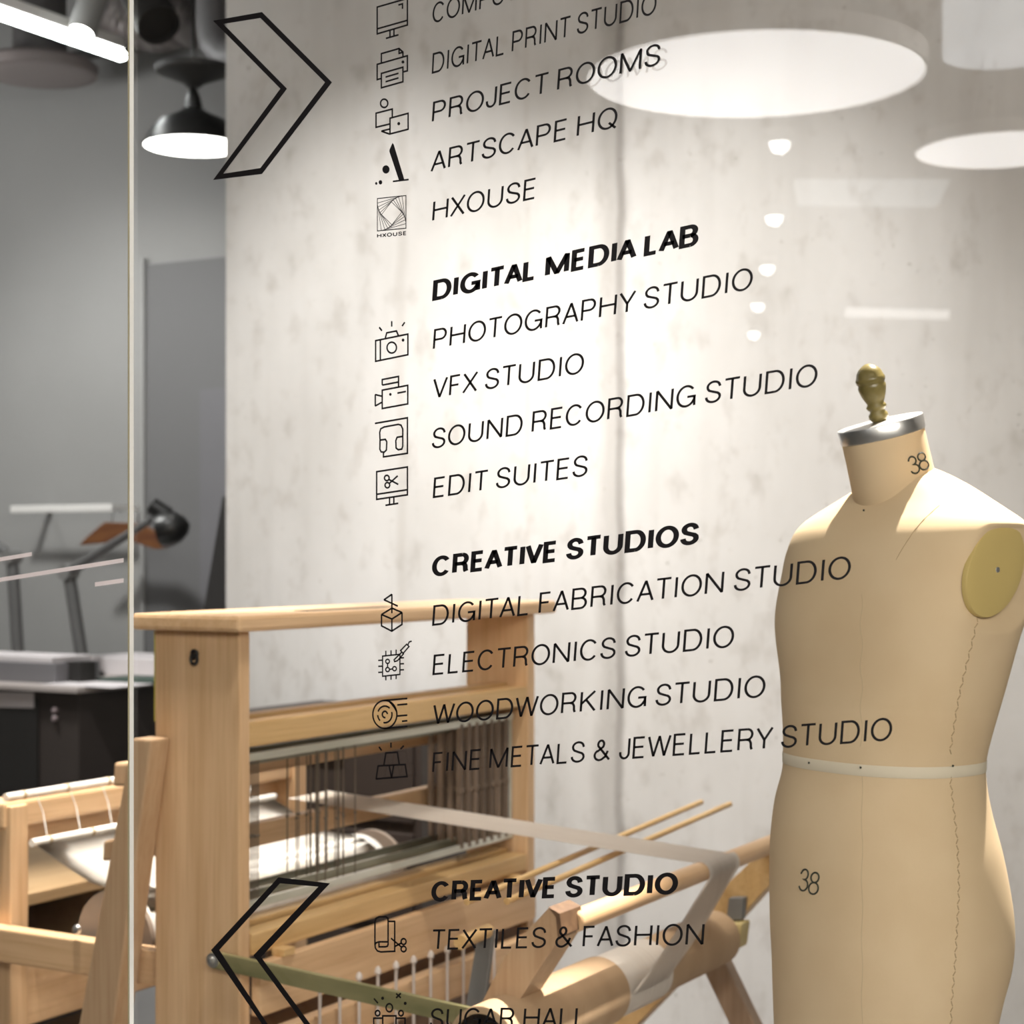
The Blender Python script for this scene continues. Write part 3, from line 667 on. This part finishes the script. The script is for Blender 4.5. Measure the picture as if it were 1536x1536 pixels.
def ea(cx, cy, rx, ry, a0, a1, n=12): return [(cx+rx*math.cos(R(a0+(a1-a0)*i/n)), cy-ry*math.sin(R(a0+(a1-a0)*i/n))) for i in range(n+1)]
C = lambda p: ('c', p)
icon(540, 0, 6.4, [C([(165, 68), (455, -15), (455, 240), (165, 325)]), [(165, 277), (455, 195)], [(368, 48), (408, 37), (408, 85)], [(288, 292), (288, 356)], [(326, 280), (326, 345)], [(248, 369), (370, 334)]], 'black outline of a desktop monitor at the top of the glass')
icon(540, 0, 6.4, [[(205, 603), (205, 515), (375, 466), (412, 500), (412, 543)], [(375, 466), (375, 512), (412, 502)], [(205, 753), (165, 764), (165, 618), (455, 535), (455, 680), (414, 690)], C([(205, 843), (205, 705), (412, 645), (412, 785)]), [(245, 740), (370, 703)], [(245, 785), (370, 748)]], 'black outline of a desktop printer holding a sheet', [el(412, 595, 14, 15)])
icon(540, 0, 6.4, [C(el(232, 992, 35, 40)), [(310, 1128), (310, 1047), (154, 1087), (154, 1222), (286, 1190)], C([(288, 1135), (462, 1088), (462, 1241), (288, 1286)]), [(288, 1238), (205, 1259), (283, 1287)]], 'black outline of a figure sitting behind a laptop', [el(372, 1187, 14, 16)])
icon(540, 200, 8.53, [], 'solid black slanted letter A emblem with three dots', [[(415, 122), (432, 142), (566, 588), (500, 606), (375, 232), (377, 210)], [(420, 605), (622, 580), (624, 602), (420, 626)], el(332, 462, 46, 53), el(262, 627, 23, 28), el(208, 641, 15, 18)])
q = [Vector(p) for p in ((222, 835), (588, 796), (588, 1214), (222, 1249))]; sq = []
for k in range(5):
    q = [q[i].lerp(q[i-1], .0) if False else q[i].lerp(q[(i-1) % 4], .14) if False else q[i].lerp(q[(i+3) % 4], .14) for i in range(4)]
    sq.append([tuple(v) for v in q])
def hx(b, g, M):
    for s_ in sq: ribbon(b, [(g(*p).x, g(*p).z) for p in s_], PW*.36, True, M)
    st, W = layout('HXOUSE', .2); A, B = g(217, 1338), g(596, 1302); exx = (B-A)/W
    for pts, cl in st: ribbon(b, pts, .2, cl, lambda p: A+exx*p.x+Vector((0, 0, 1))*(p.y*.0052))
icon(540, 200, 8.53, [C([(222, 835), (588, 796), (588, 1214), (222, 1249)])], 'black square emblem of twisted nested squares with tiny caption', w=PW*.55, extra=hx)
icon(540, 460, 9.6, [C([(225, 490), (690, 395), (690, 692), (225, 787)]), [(293, 478), (293, 772)], [(365, 452), (385, 377), (525, 350), (553, 417)], C(el(457, 590, 68, 78)), [(277, 297), (316, 347)], [(457, 207), (457, 288)], [(645, 224), (606, 281)]], 'black outline of a stills camera with flash rays', [el(620, 482, 20, 23)])
icon(540, 460, 9.6, [C([(320, 1203), (688, 1133), (688, 1400), (320, 1467)]), [(320, 1130), (320, 1050), (555, 1005), (555, 1157)], [(320, 1130), (555, 1085)], [(318, 1290), (220, 1267), (220, 1430), (318, 1375)], [(538, 1246), (662, 1221)]], 'black outline of a film camera with top handle', [el(437, 1263, 18, 21)])
icon(540, 600, 8.53, [[(190, 300), (607, 228), (607, 682), (300, 728), (300, 667)], [(257, 510), (252, 415), (265, 368), (310, 345), (490, 312), (525, 322), (547, 372), (547, 590), (535, 628), (490, 637), (462, 615), (458, 520), (475, 477), (547, 466)], [(257, 500), (254, 630), (270, 664), (310, 668), (338, 640), (343, 535), (325, 504), (257, 513)]], 'black outline of headphones in an open frame')
icon(540, 600, 8.53, [C([(213, 918), (607, 857), (607, 1213), (213, 1272)]), [(213, 1207), (607, 1148)], [(378, 1248), (378, 1335)], [(433, 1238), (433, 1328)], [(325, 1348), (490, 1322)], C(el(343, 998, 30, 34)), C(el(350, 1090, 30, 34)), [(368, 1016), (490, 1080)], [(372, 1070), (483, 970)]], 'black outline of a monitor with scissors on its screen')
icon(540, 870, 9.6, [C([(310, 497), (460, 405), (605, 468), (460, 562)]), [(310, 497), (310, 660), (458, 737), (605, 640), (605, 468)], [(459, 562), (459, 737)], [(459, 478), (459, 207), (345, 285), (545, 376)]], 'black outline of a cube under an arrow nozzle')
pins = [[(262, y_), (320, y_-3)] for y_ in (1158, 1244, 1331)]+[[(578, y_), (634, y_-3)] for y_ in (1122, 1208, 1295)]+[[(372, 1018), (372, 1088)], [(447, 1012), (447, 1080)], [(520, 1002), (520, 1072)], [(372, 1383), (372, 1446)], [(447, 1374), (447, 1438)], [(520, 1364), (520, 1428)]]
icon(540, 870, 9.6, [C([(325, 1096), (575, 1070), (575, 1360), (325, 1386)]), C(el(397, 1172, 27, 30)), C(el(397, 1290, 27, 30)), C(el(497, 1277, 27, 30)), [(397, 1202), (397, 1260)], [(424, 1287), (470, 1281)], [(605, 1035), (490, 1150), (497, 1175), (540, 1162), (628, 1062)], [(578, 1008), (632, 1072)], [(585, 1015), (672, 925), (706, 958), (622, 1055)], [(690, 935), (708, 893), (745, 880)]]+pins, 'black outline of a circuit chip and soldering iron', w=PW*.85)
icon(540, 1020, 9.04, [C(el(337, 467, 163, 190, 36)), [(330, 277), (642, 250)], [(400, 297), (430, 325), (470, 380), (497, 430)], [(505, 339), (642, 326)], [(503, 488), (642, 477)], [(568, 560), (642, 552)], [(330, 657), (642, 629)], ea(337, 467, 97, 113, 160, 48), ea(337, 467, 97, 113, 18, -102), ea(337, 467, 97, 113, 184, 228), ea(337, 467, 34, 43, 5, 285, 16)], 'black outline of a sawn log with growth rings')
icon(540, 1020, 9.04, [[(323, 1158), (350, 990), (507, 979), (532, 1142)], C([(218, 1341), (245, 1165), (612, 1146), (638, 1309)]), [(395, 1158), (428, 1328), (457, 1154)], [(257, 906), (294, 957)], [(420, 848), (420, 917)], [(594, 890), (549, 937)]], 'black outline of three stacked metal bars with rays')
icon(540, 1350, 8.258, [[(185, 553), (185, 265), (198, 228), (235, 208), (322, 209), (345, 228), (348, 260), (348, 550), (340, 572), (315, 580), (235, 580), (235, 520)], [(185, 553), (200, 530), (235, 518), (342, 518)], [(185, 550), (190, 595), (215, 630), (255, 643), (430, 635), (430, 265), (350, 265)], [(383, 473), (512, 582)], [(432, 575), (515, 532)], C(el(540, 515, 31, 36)), C(el(540, 607, 31, 34))], 'black outline of a fabric roll and small scissors')
icon(540, 1350, 8.258, [[(172, 1220), (223, 1279)], [(447, 1158), (506, 1212)], [(505, 1155), (447, 1214)], C(el(363, 1335, 40, 50)), C(el(218, 1402, 28, 33)), C(el(508, 1402, 28, 33)), [(170, 1580), (170, 1464), (276, 1464)], [(281, 1580), (281, 1435), (446, 1435), (446, 1580)], [(452, 1464), (558, 1464), (558, 1580)]], 'black outline of three cheering people at the bottom edge', [el(280, 1217, 18, 20), el(560, 1280, 18, 20)])
def ringmesh(outer, inner, label):
    b = bmesh.new(); n = len(outer); o_ = [b.verts.new(gl(*p)) for p in outer]; i_ = [b.verts.new(gl(*p)) for p in inner]
    for k in range(n): b.faces.new((o_[k], o_[(k+1) % n], i_[(k+1) % n], i_[k]))
    for f in b.faces:
        f.normal_update()
        if f.normal.y > 0: f.normal_flip()
    tag(link('vinyl_arrow', b, VINYL, keep=True), label, 'arrow')
ringmesh([(319.5, 31), (393, 18), (498, 123.5), (393, 261), (319.5, 270), (420.5, 133)], [(335, 36), (390.5, 27), (487.5, 123.5), (390.5, 252), (335, 260.5), (430.5, 133)], 'black outlined chevron pointing right at the top of the glass')
ringmesh([(417.5, 1316), (495, 1325), (391.5, 1435.5), (483, 1560), (402, 1549), (316.5, 1425)], [(420, 1325), (477.5, 1330), (380, 1433), (467, 1551), (406, 1543), (329, 1425)], 'black outlined chevron pointing left at the bottom of the glass')
def stripe(pts, label):
    b = bmesh.new(); b.faces.new([b.verts.new(gl(*p)) for p in pts])
    for f in b.faces:
        f.normal_update()
        if f.normal.y > 0: f.normal_flip()
    tag(link('frosted_stripe', b, FROST, keep=True), label, 'stripe')
stripe([(-160, 863), (47.8, 828), (47.8, 834), (-160, 869)], 'pale frosted stripe on the left pane, topmost and cut by the frame')
stripe([(-160, 892), (185.5, 837), (185.5, 843.5), (-160, 898)], 'long pale frosted stripe across the left pane, middle of three')
stripe([(142.3, 873.5), (185.5, 867.2), (185.5, 873.8), (142.3, 880)], 'short pale frosted stripe low by the pane joint')

# ------------------------------------------------------------------ lamps in the studio
pc = onY(290, 219, 5.0); pl = root('pendant_lamp', (pc.x, pc.y, pc.z), 'black dome pendant lamp with glowing white underside by the concrete wall', 'lamp')
k = 6.43/FPX
link('lamp_shade', lathe(pc, (0, 0, 1), [(0, 75*k), (.004, 75.5*k), (18*k, 66*k), (36*k, 52*k), (48*k, 26*k), (56*k, 14*k), (72*k, 11*k), (84*k, 6*k), (88*k, 2*k)], 48), BLACK, pl, True)
link('diffuser', lathe(pc+Vector((0, 0, -.002)), (0, 0, 1), [(0, .1), (.001, 73*k)], 48), GLOW, pl)
link('stem', tube([pc+Vector((0, 0, 86*k)), Vector((pc.x, pc.y, CZ))], .006, 10), BLACK, pl)
link('canopy', lathe(pc+Vector((0, 0, 88*k)), (0, 0, 1), [(0, 10*k), (6*k, 16*k), (22*k, 55*k), (30*k, 58*k), (33*k, 30*k)], 40), mat('dark_canopy', (.05, .05, .05), .6), pl, True)
q1 = onY(187, 85, 5.1); ZT = q1.z; XT = q1.x
tl = root('tube_light', (XT, 4.3, ZT), 'bright white linear tube light running along the upper left corner', 'lamp')
link('tube', tube([(XT, 3.0, ZT), (XT, 5.08, ZT), (XT, 5.1, ZT)], [.021, .021, .012], 16), TUBEG, tl, True)
link('housing', box(XT-.02, XT+.02, 3.0, 5.08, ZT+.021, ZT+.06), WHITE, tl)
for y in (3.3, 4.8): link('hanger_wire', tube([(XT, y, ZT+.06), (XT, y, CZ)], .0015, 6), STEEL, tl)
def track_spot(px0, py0, px1, py1, Y, r, m, lit, label):
    a_, b2 = onY(px0, py0, Y+.1), onY(px1, py1, Y)
    ax = (b2-a_).normalized(); L_ = (b2-a_).length
    t = root('track_spotlight', (a_.x, a_.y, a_.z), label, 'lamp')
    link('can', lathe(a_, ax, [(0, r*.6), (.02, r), (L_, r), (L_, r*.85), (L_-.02, r*.8)], 28), m, t, True)
    if lit: link('lens', lathe(b2-ax*.012, ax, [(0, r*.8), (.004, r*.75), (.02, r*.55), (.028, .001)], 28), BULB, t, True)
    link('arm', tube([a_+ax*.03, (a_.x, a_.y, CZ)], .012, 10), BLACK, t)
track_spot(196, -40, 238, 38, 4.9, .078, BLACKM, False, 'dark unlit track spotlight just right of the pane joint')
track_spot(150, -30, 122, 50, 4.7, .050, GREY, True, 'glaring lit track spotlight above the white tube light')
dp = onY(60, 113, 5.6); k = dp.y/ray(60)[1]/FPX
dd = root('pendant_lamp', dp, 'unlit grey drum pendant lamp with wide disc in the upper left corner', 'lamp')
DG = mat('dim_rose_grey', (.24, .205, .20), .6)
link('disc', lathe(dp, (0, 0, 1), [(0, 78*k), (.002, 84*k), (14*k, 86*k), (20*k, 80*k), (22*k, 40*k)], 56), DG, dd, True)
link('reflector', lathe(dp+Vector((0, 0, -.003)), (0, 0, 1), [(0, 60*k), (.003, 74*k)], 56), mat('dim_rose', (.30, .265, .26), .6), dd)
link('drum', lathe(dp+Vector((0, 0, 22*k)), (0, 0, 1), [(0, 40*k), (95*k, 40*k)], 40), mat('drum_grey', (.09, .085, .085), .5), dd, True)
link('stem', tube([dp+Vector((0, 0, 115*k)), (dp.x, dp.y, CZ)], .01, 10), BLACK, dd)
# ducts under the dark ceiling
fd = bmesh.new(); pa, pb = onY(150, 22, 5.62), onY(300, 38, 5.62); pts = []; rs = []
for i in range(121): t = i/120; pts.append(pa.lerp(pb, t)+Vector((0, 0, .02*math.sin(t*9)))); rs.append(.105+.007*math.sin(i*1.4))
link_o = link('flexible_duct', tube(pts, rs, 20), FOIL, None, True); tag(link_o, 'crumpled silver flexible duct hanging under the dark ceiling', 'duct')
tag(link('ceiling_pipe', tube([onY(-60, 112, 5.93), onY(320, 52, 5.93)], .022, 12), mat('pipe_dark', (.07, .07, .07), .6), None, True), 'thin dark pipe along the top of the grey wall', 'pipe')
pe = onY(322, 74, 5.3); tag(link('duct_elbow', tube([pe+Vector((0, 0, .75)), pe+Vector((0, 0, .1)), pe+Vector((.01, 0, .03)), pe+Vector((.06, 0, -.03)), pe+Vector((.3, 0, -.06))], .07, 18), mat('duct_white', (.22, .21, .215), .5), None, True), 'pale duct elbow beside the concrete wall edge', 'duct')

# ------------------------------------------------------------------ desk, lamps and things behind at left
ck = onY(118, 1033, 4.6); X1 = ck.x
cb_ = root('desk_cabinet', (X1-.6, 5.0, 0), 'dark brown storage desk with white label under the grey wall', 'cabinet')
link('body', box(X1-1.3, X1, 4.6, 5.55, 0, .938, .004), CABM, cb_)
link('desk_top', box(X1-1.33, X1+.03, 4.56, 5.6, .938, .958, .004), mat('desk_top_pale', (.45, .40, .38), .5), cb_)
zz = onY(60, 1068, 4.596); dw = link('drawer', box(X1-.9, onY(56, 1060, 4.59).x, 4.588, 4.598, .40, .915, .002), BLACKM, cb_)
lb = [onY(-30, 1037, 4.585), onY(50, 1039, 4.585), onY(50, 1062, 4.585), onY(-30, 1060, 4.585)]
tag(link('paper_label', prism(lb, (0, .003, 0)), mat('label_paper', (.55, .50, .50), .8), dw), 'blank white paper label')
for py in (1065, 1077): link('knob', lathe(onY(85, py, 4.598), (0, -1, 0), [(0, .008), (.012, .011), (.018, .007)], 16), mat('knob_rose%d' % py, (.34, .27, .28), .4), cb_, True)
ZD = .958
def flatbox(name, px0, px1, Y, dy, h, m, label, cat, z=ZD):
    xa, xb = onY(px0, 900, Y).x, onY(px1, 900, Y).x
    return tag(link(name, box(xa, xb, Y, Y+dy, z, z+h, .003), m), label, cat)
flatbox('storage_box', -90, 84, 4.66, .22, .07, BOXG, 'flat dark grey box on the desk at the left frame edge', 'box')
flatbox('paper_stack', -70, 78, 4.67, .2, .022, PAPER, 'pale paper stack lying on the flat grey box', 'papers', ZD+.07)
flatbox('small_box', 97, 120, 4.72, .08, .075, BLACKM, 'small black box on the desk below the lamp arm', 'box')
flatbox('white_case', 122, 240, 5.12, .3, .065, PAPER, 'low pale case on the desk beside the loom upright', 'case')
flatbox('paper_sheet', 62, 170, 4.60, .2, .004, PAPER, 'loose white paper sheet at the desk front edge', 'paper')
flatbox('green_folder', 140, 236, 4.82, .2, .012, mat('green_folder', (.04, .07, .055), .5), 'thin dark green folder on the desk', 'folder')
def desk_lamp(jx, jy, hx_, hy_, bx, by, Y, label, flip=1):
    k_ = Y/ray(bx)[1]/FPX
    bz = onY(bx, by, Y); bz.z = ZD; t = root('desk_lamp', bz, label, 'lamp')
    j, h = onY(jx, jy, Y), onY(hx_, hy_, Y)
    link('base', lathe(bz, (0, 0, 1), [(0, .075), (.015, .075), (.025, .05), (.028, .01)], 32), BLACKM, t, True)
    link('arm', tube([bz+Vector((0, 0, .02)), j], .024, 12), mat('arm_grey', (.10, .10, .10), .5) if not bpy.data.materials.get('arm_grey') else bpy.data.materials['arm_grey'], t, True)
    link('arm', tube([j, h], [.022, .012], 12), bpy.data.materials['arm_grey'], t, True)
    link('joint', lathe(j+Vector((0, -.03, 0)), (0, 1, 0), [(0, .03), (.06, .03)], 20), GREYM, t, True)
    rt = Vector((c30, s30, 0)); ax = (rt*flip*.95+Vector((0, 0, .16))+Vector((.25, -.43, 0))*.35).normalized()
    o_ = h+rt*.036*flip+Vector((0, 0, -.036))
    link('lamp_shade', lathe(o_, ax, [(0, .052), (.002, .064), (.035, .066), (.07, .054), (.098, .032), (.112, .004)], 36), BLACK, t, True)
    link('socket', lathe(h+rt*.0*flip+Vector((0, 0, .055)), rt*.8*flip+Vector((0, 0, -.55)), [(0, .022), (.005, .032), (.075, .034), (.08, .02)], 24), BLACK, t, True)
desk_lamp(103, 858, 226, 780, 126, 985, 5.0, 'black dome desk lamp on bent grey arm beside the loom upright')
desk_lamp(18, 835, -40, 790, 28, 985, 5.15, 'black desk lamp half hidden at the left frame edge', -1)
# garment rail with wooden hanger on the wall
ra_, rb_ = onY(20, 764, 5.8), onY(172, 768, 5.8)
gr = root('garment_rail', ra_, 'short white garment rail on the grey wall behind the desk lamps', 'rail')
link('bar', box(ra_.x, rb_.x, 5.78, 5.80, ra_.z-.016, ra_.z+.016, .004), WHITE, gr)
for x in (ra_.x+.03, rb_.x-.03): link('bracket', box(x-.012, x+.012, 5.80, YB, ra_.z-.012, ra_.z+.012), WHITE, gr)
hp = [(118, 818), (128, 807), (156, 783), (210, 785), (228, 795), (251, 815), (248, 822), (232, 824), (205, 815), (190, 809), (160, 814)]
hg = link('coat_hanger', prism([onY(px, py, 5.72) for px, py in hp], (0, .022, 0), .004), noisy('walnut', (.10, .035, .018), (.17, .07, .025), (6, 30, 30), .45)); tag(hg, 'brown wooden coat hanger hanging from the white rail', 'hanger')
hk = onY(168, 785, 5.731); link('hook', tube([hk, hk+Vector((0, 0, .035)), hk+Vector((.0, .02, .052)), hk+Vector((0, .045, .058)), hk+Vector((0, .06, .045))], .0028, 8), STEEL, hg)
tag(link('leaning_board', prism([onY(334, 745, 4.93), onY(345, 745, 4.93), Vector((onY(345, 900, 4.93).x, 4.93, 0)), Vector((onY(305, 915, 4.93).x-.15, 4.93, 0)), onY(306, 912, 4.93)], (0, .03, 0)), BLACKM), 'narrow black board leaning behind the concrete wall edge', 'board')
# things seen through the loom
fc = root('filing_cabinet', (-2.98, 4.34, 0), 'low black filing cabinet between the loom and concrete wall', 'cabinet')
link('body', box(-3.32, -2.665, 4.12, 4.55, 0, .96, .006), mat('cab_black', (.045, .032, .026), .5), fc)
for z in (.12, .40, .68): d_ = link('drawer', box(-3.30, -2.685, 4.108, 4.12, z, z+.25, .003), bpy.data.materials['cab_black'], fc); link('handle', box(-3.07, -2.91, 4.09, 4.108, z+.17, z+.19, .003), GREYM, d_)
bn = root('weaving_bench', (-3.35, 3.35, 0), 'plain tan wooden bench with open front behind the loom', 'bench')
BNC = wood('tan_ply', 1, (.36, .24, .125), (.42, .29, .16))
link('seat', box(-3.75, -3.05, 2.95, 3.70, .60, .63, .004), BNC, bn)
for y in (2.98, 3.36): link('side_panel', box(-3.70, -3.08, y, y+.06, 0, .60, .003), BNC, bn)
link('back_panel', box(-3.70, -3.67, 3.04, 3.36, 0, .60), BLACKM, bn)  # black inner panel and shelf stand for the shade inside the bench
link('shelf', box(-3.66, -3.10, 3.04, 3.36, .30, .32), BLACKM, bn)

# ------------------------------------------------------------------ corridor lamps that the glass mirrors
def disc_lamp(x, y, z, r, label, drum=None):
    t = root('disc_pendant', (x, y, z), label, 'lamp', )
    link('diffuser', lathe((x, y, z), (0, 0, 1), [(0, r*.6), (0.001, r-.006)], 72), DISC, t)
    link('rim', lathe((x, y, z), (0, 0, 1), [(.0005, r-.006), (0, r), (.04, r), (.045, r*.9), (.05, r*.2)], 72, cap=False), mat('rim_white', (.5, .49, .48), .5) if not bpy.data.materials.get('rim_white') else bpy.data.materials['rim_white'], t, True)
    for k_ in range(3):
        a_ = k_*2*math.pi/3; link('cable', tube([(x+r*.5*math.cos(a_), y+r*.5*math.sin(a_), z+.045), (x+.03*math.cos(a_), y+.03*math.sin(a_), 3.02)], .0015, 6), STEEL, t)
    if drum: link('canopy', lathe((x, y, drum[1]), (0, 0, 1), [(0, drum[0]), (3.02-drum[1], drum[0])], 48), mat('canopy_white', (.85, .86, .88), .5, emit=(.93, .96, 1), estr=3.2), t, True)
disc_lamp(-1.382, .44, 2.37, .34, 'large round white disc pendant mirrored in the upper glass')
disc_lamp(-1.376, -1.41, 2.58, .25, 'smaller round white disc pendant mirrored at the right frame edge', (.168, 2.86))
for i, (px, py) in enumerate(((1168, 215), (1160, 326), (1150, 401), (1136, 458), (1130, 500))):
    z = 2.965; Z = (z-CAMZ)*FPX/(HY-py); a_, b2 = ray(px); X, Y = a_*Z, 2*YG-b2*Z
    t = root('downlight', (X, Y, z), ['nearest', 'second', 'third', 'fourth', 'farthest'][i]+' small bright corridor downlight mirrored as a dot in the glass', 'lamp', 'corridor downlights')
    link('housing', lathe((X, Y, z+.002), (0, 0, 1), [(0, .055), (.053, .055)], 24), WHITE, t, True)
    link('bulb', lathe((X, Y, z-.001), (0, 0, 1), [(-.036, .003), (-.031, .018), (-.018, .031), (0, .036), (.004, .036)], 24), BULB, t)

def mirrored(px0, py0, px1, py1, Z):
    a0, b0 = ray(px0); a1, b1 = ray(px1)
    return (a0*Z, 2*YG-b0*Z, CAMZ-(py0-HY)*Z/FPX), (a1*Z, 2*YG-b1*Z, CAMZ-(py1-HY)*Z/FPX)
(ax_, ay_, z1_), (bx_, by_, z0_) = mirrored(1195, 268, 1425, 306, 7.2)
lbx = root('window_glow', (ax_, ay_, z0_), 'added glowing bluish lightbox mirrored faintly in the glass right of the dots', 'windowpane')  # added glowing panel standing for far bright windows
PALE = mat('pale_sky_glow', (.5, .5, .5), .5, emit=(.88, .96, 1), estr=1.2)
link('panel', prism([(ax_+.02, ay_, z0_), (bx_-.05, by_, z0_), (bx_, by_, z1_), (ax_, ay_, z1_)], (-.03, -.03, 0)), PALE, lbx)
link('frame', prism([(ax_-.05, ay_-.05, z0_-.35), (bx_-.05, by_-.05, z0_-.35), (bx_-.05, by_-.05, z1_+.02), (ax_-.05, ay_-.05, z1_+.02)], (-.03, -.03, 0)), GREY, lbx)
(ax_, ay_, z1_), (bx_, by_, z0_) = mirrored(1268, 468, 1422, 472, 11.5)
ll = root('linear_lamp', (ax_, ay_, z0_), 'slim linear corridor lamp mirrored as a pale streak', 'lamp')
link('tube', tube([(ax_, ay_, z1_), (bx_, by_, z0_)], .03, 12), mat('linear_glow', (.5, .5, .5), .5, emit=(1, .98, .96), estr=3), ll, True)
for q in ((ax_, ay_), (bx_, by_)): link('cable', tube([(q[0], q[1], z0_), (q[0], q[1], 3.02)], .002, 6), STEEL, ll)
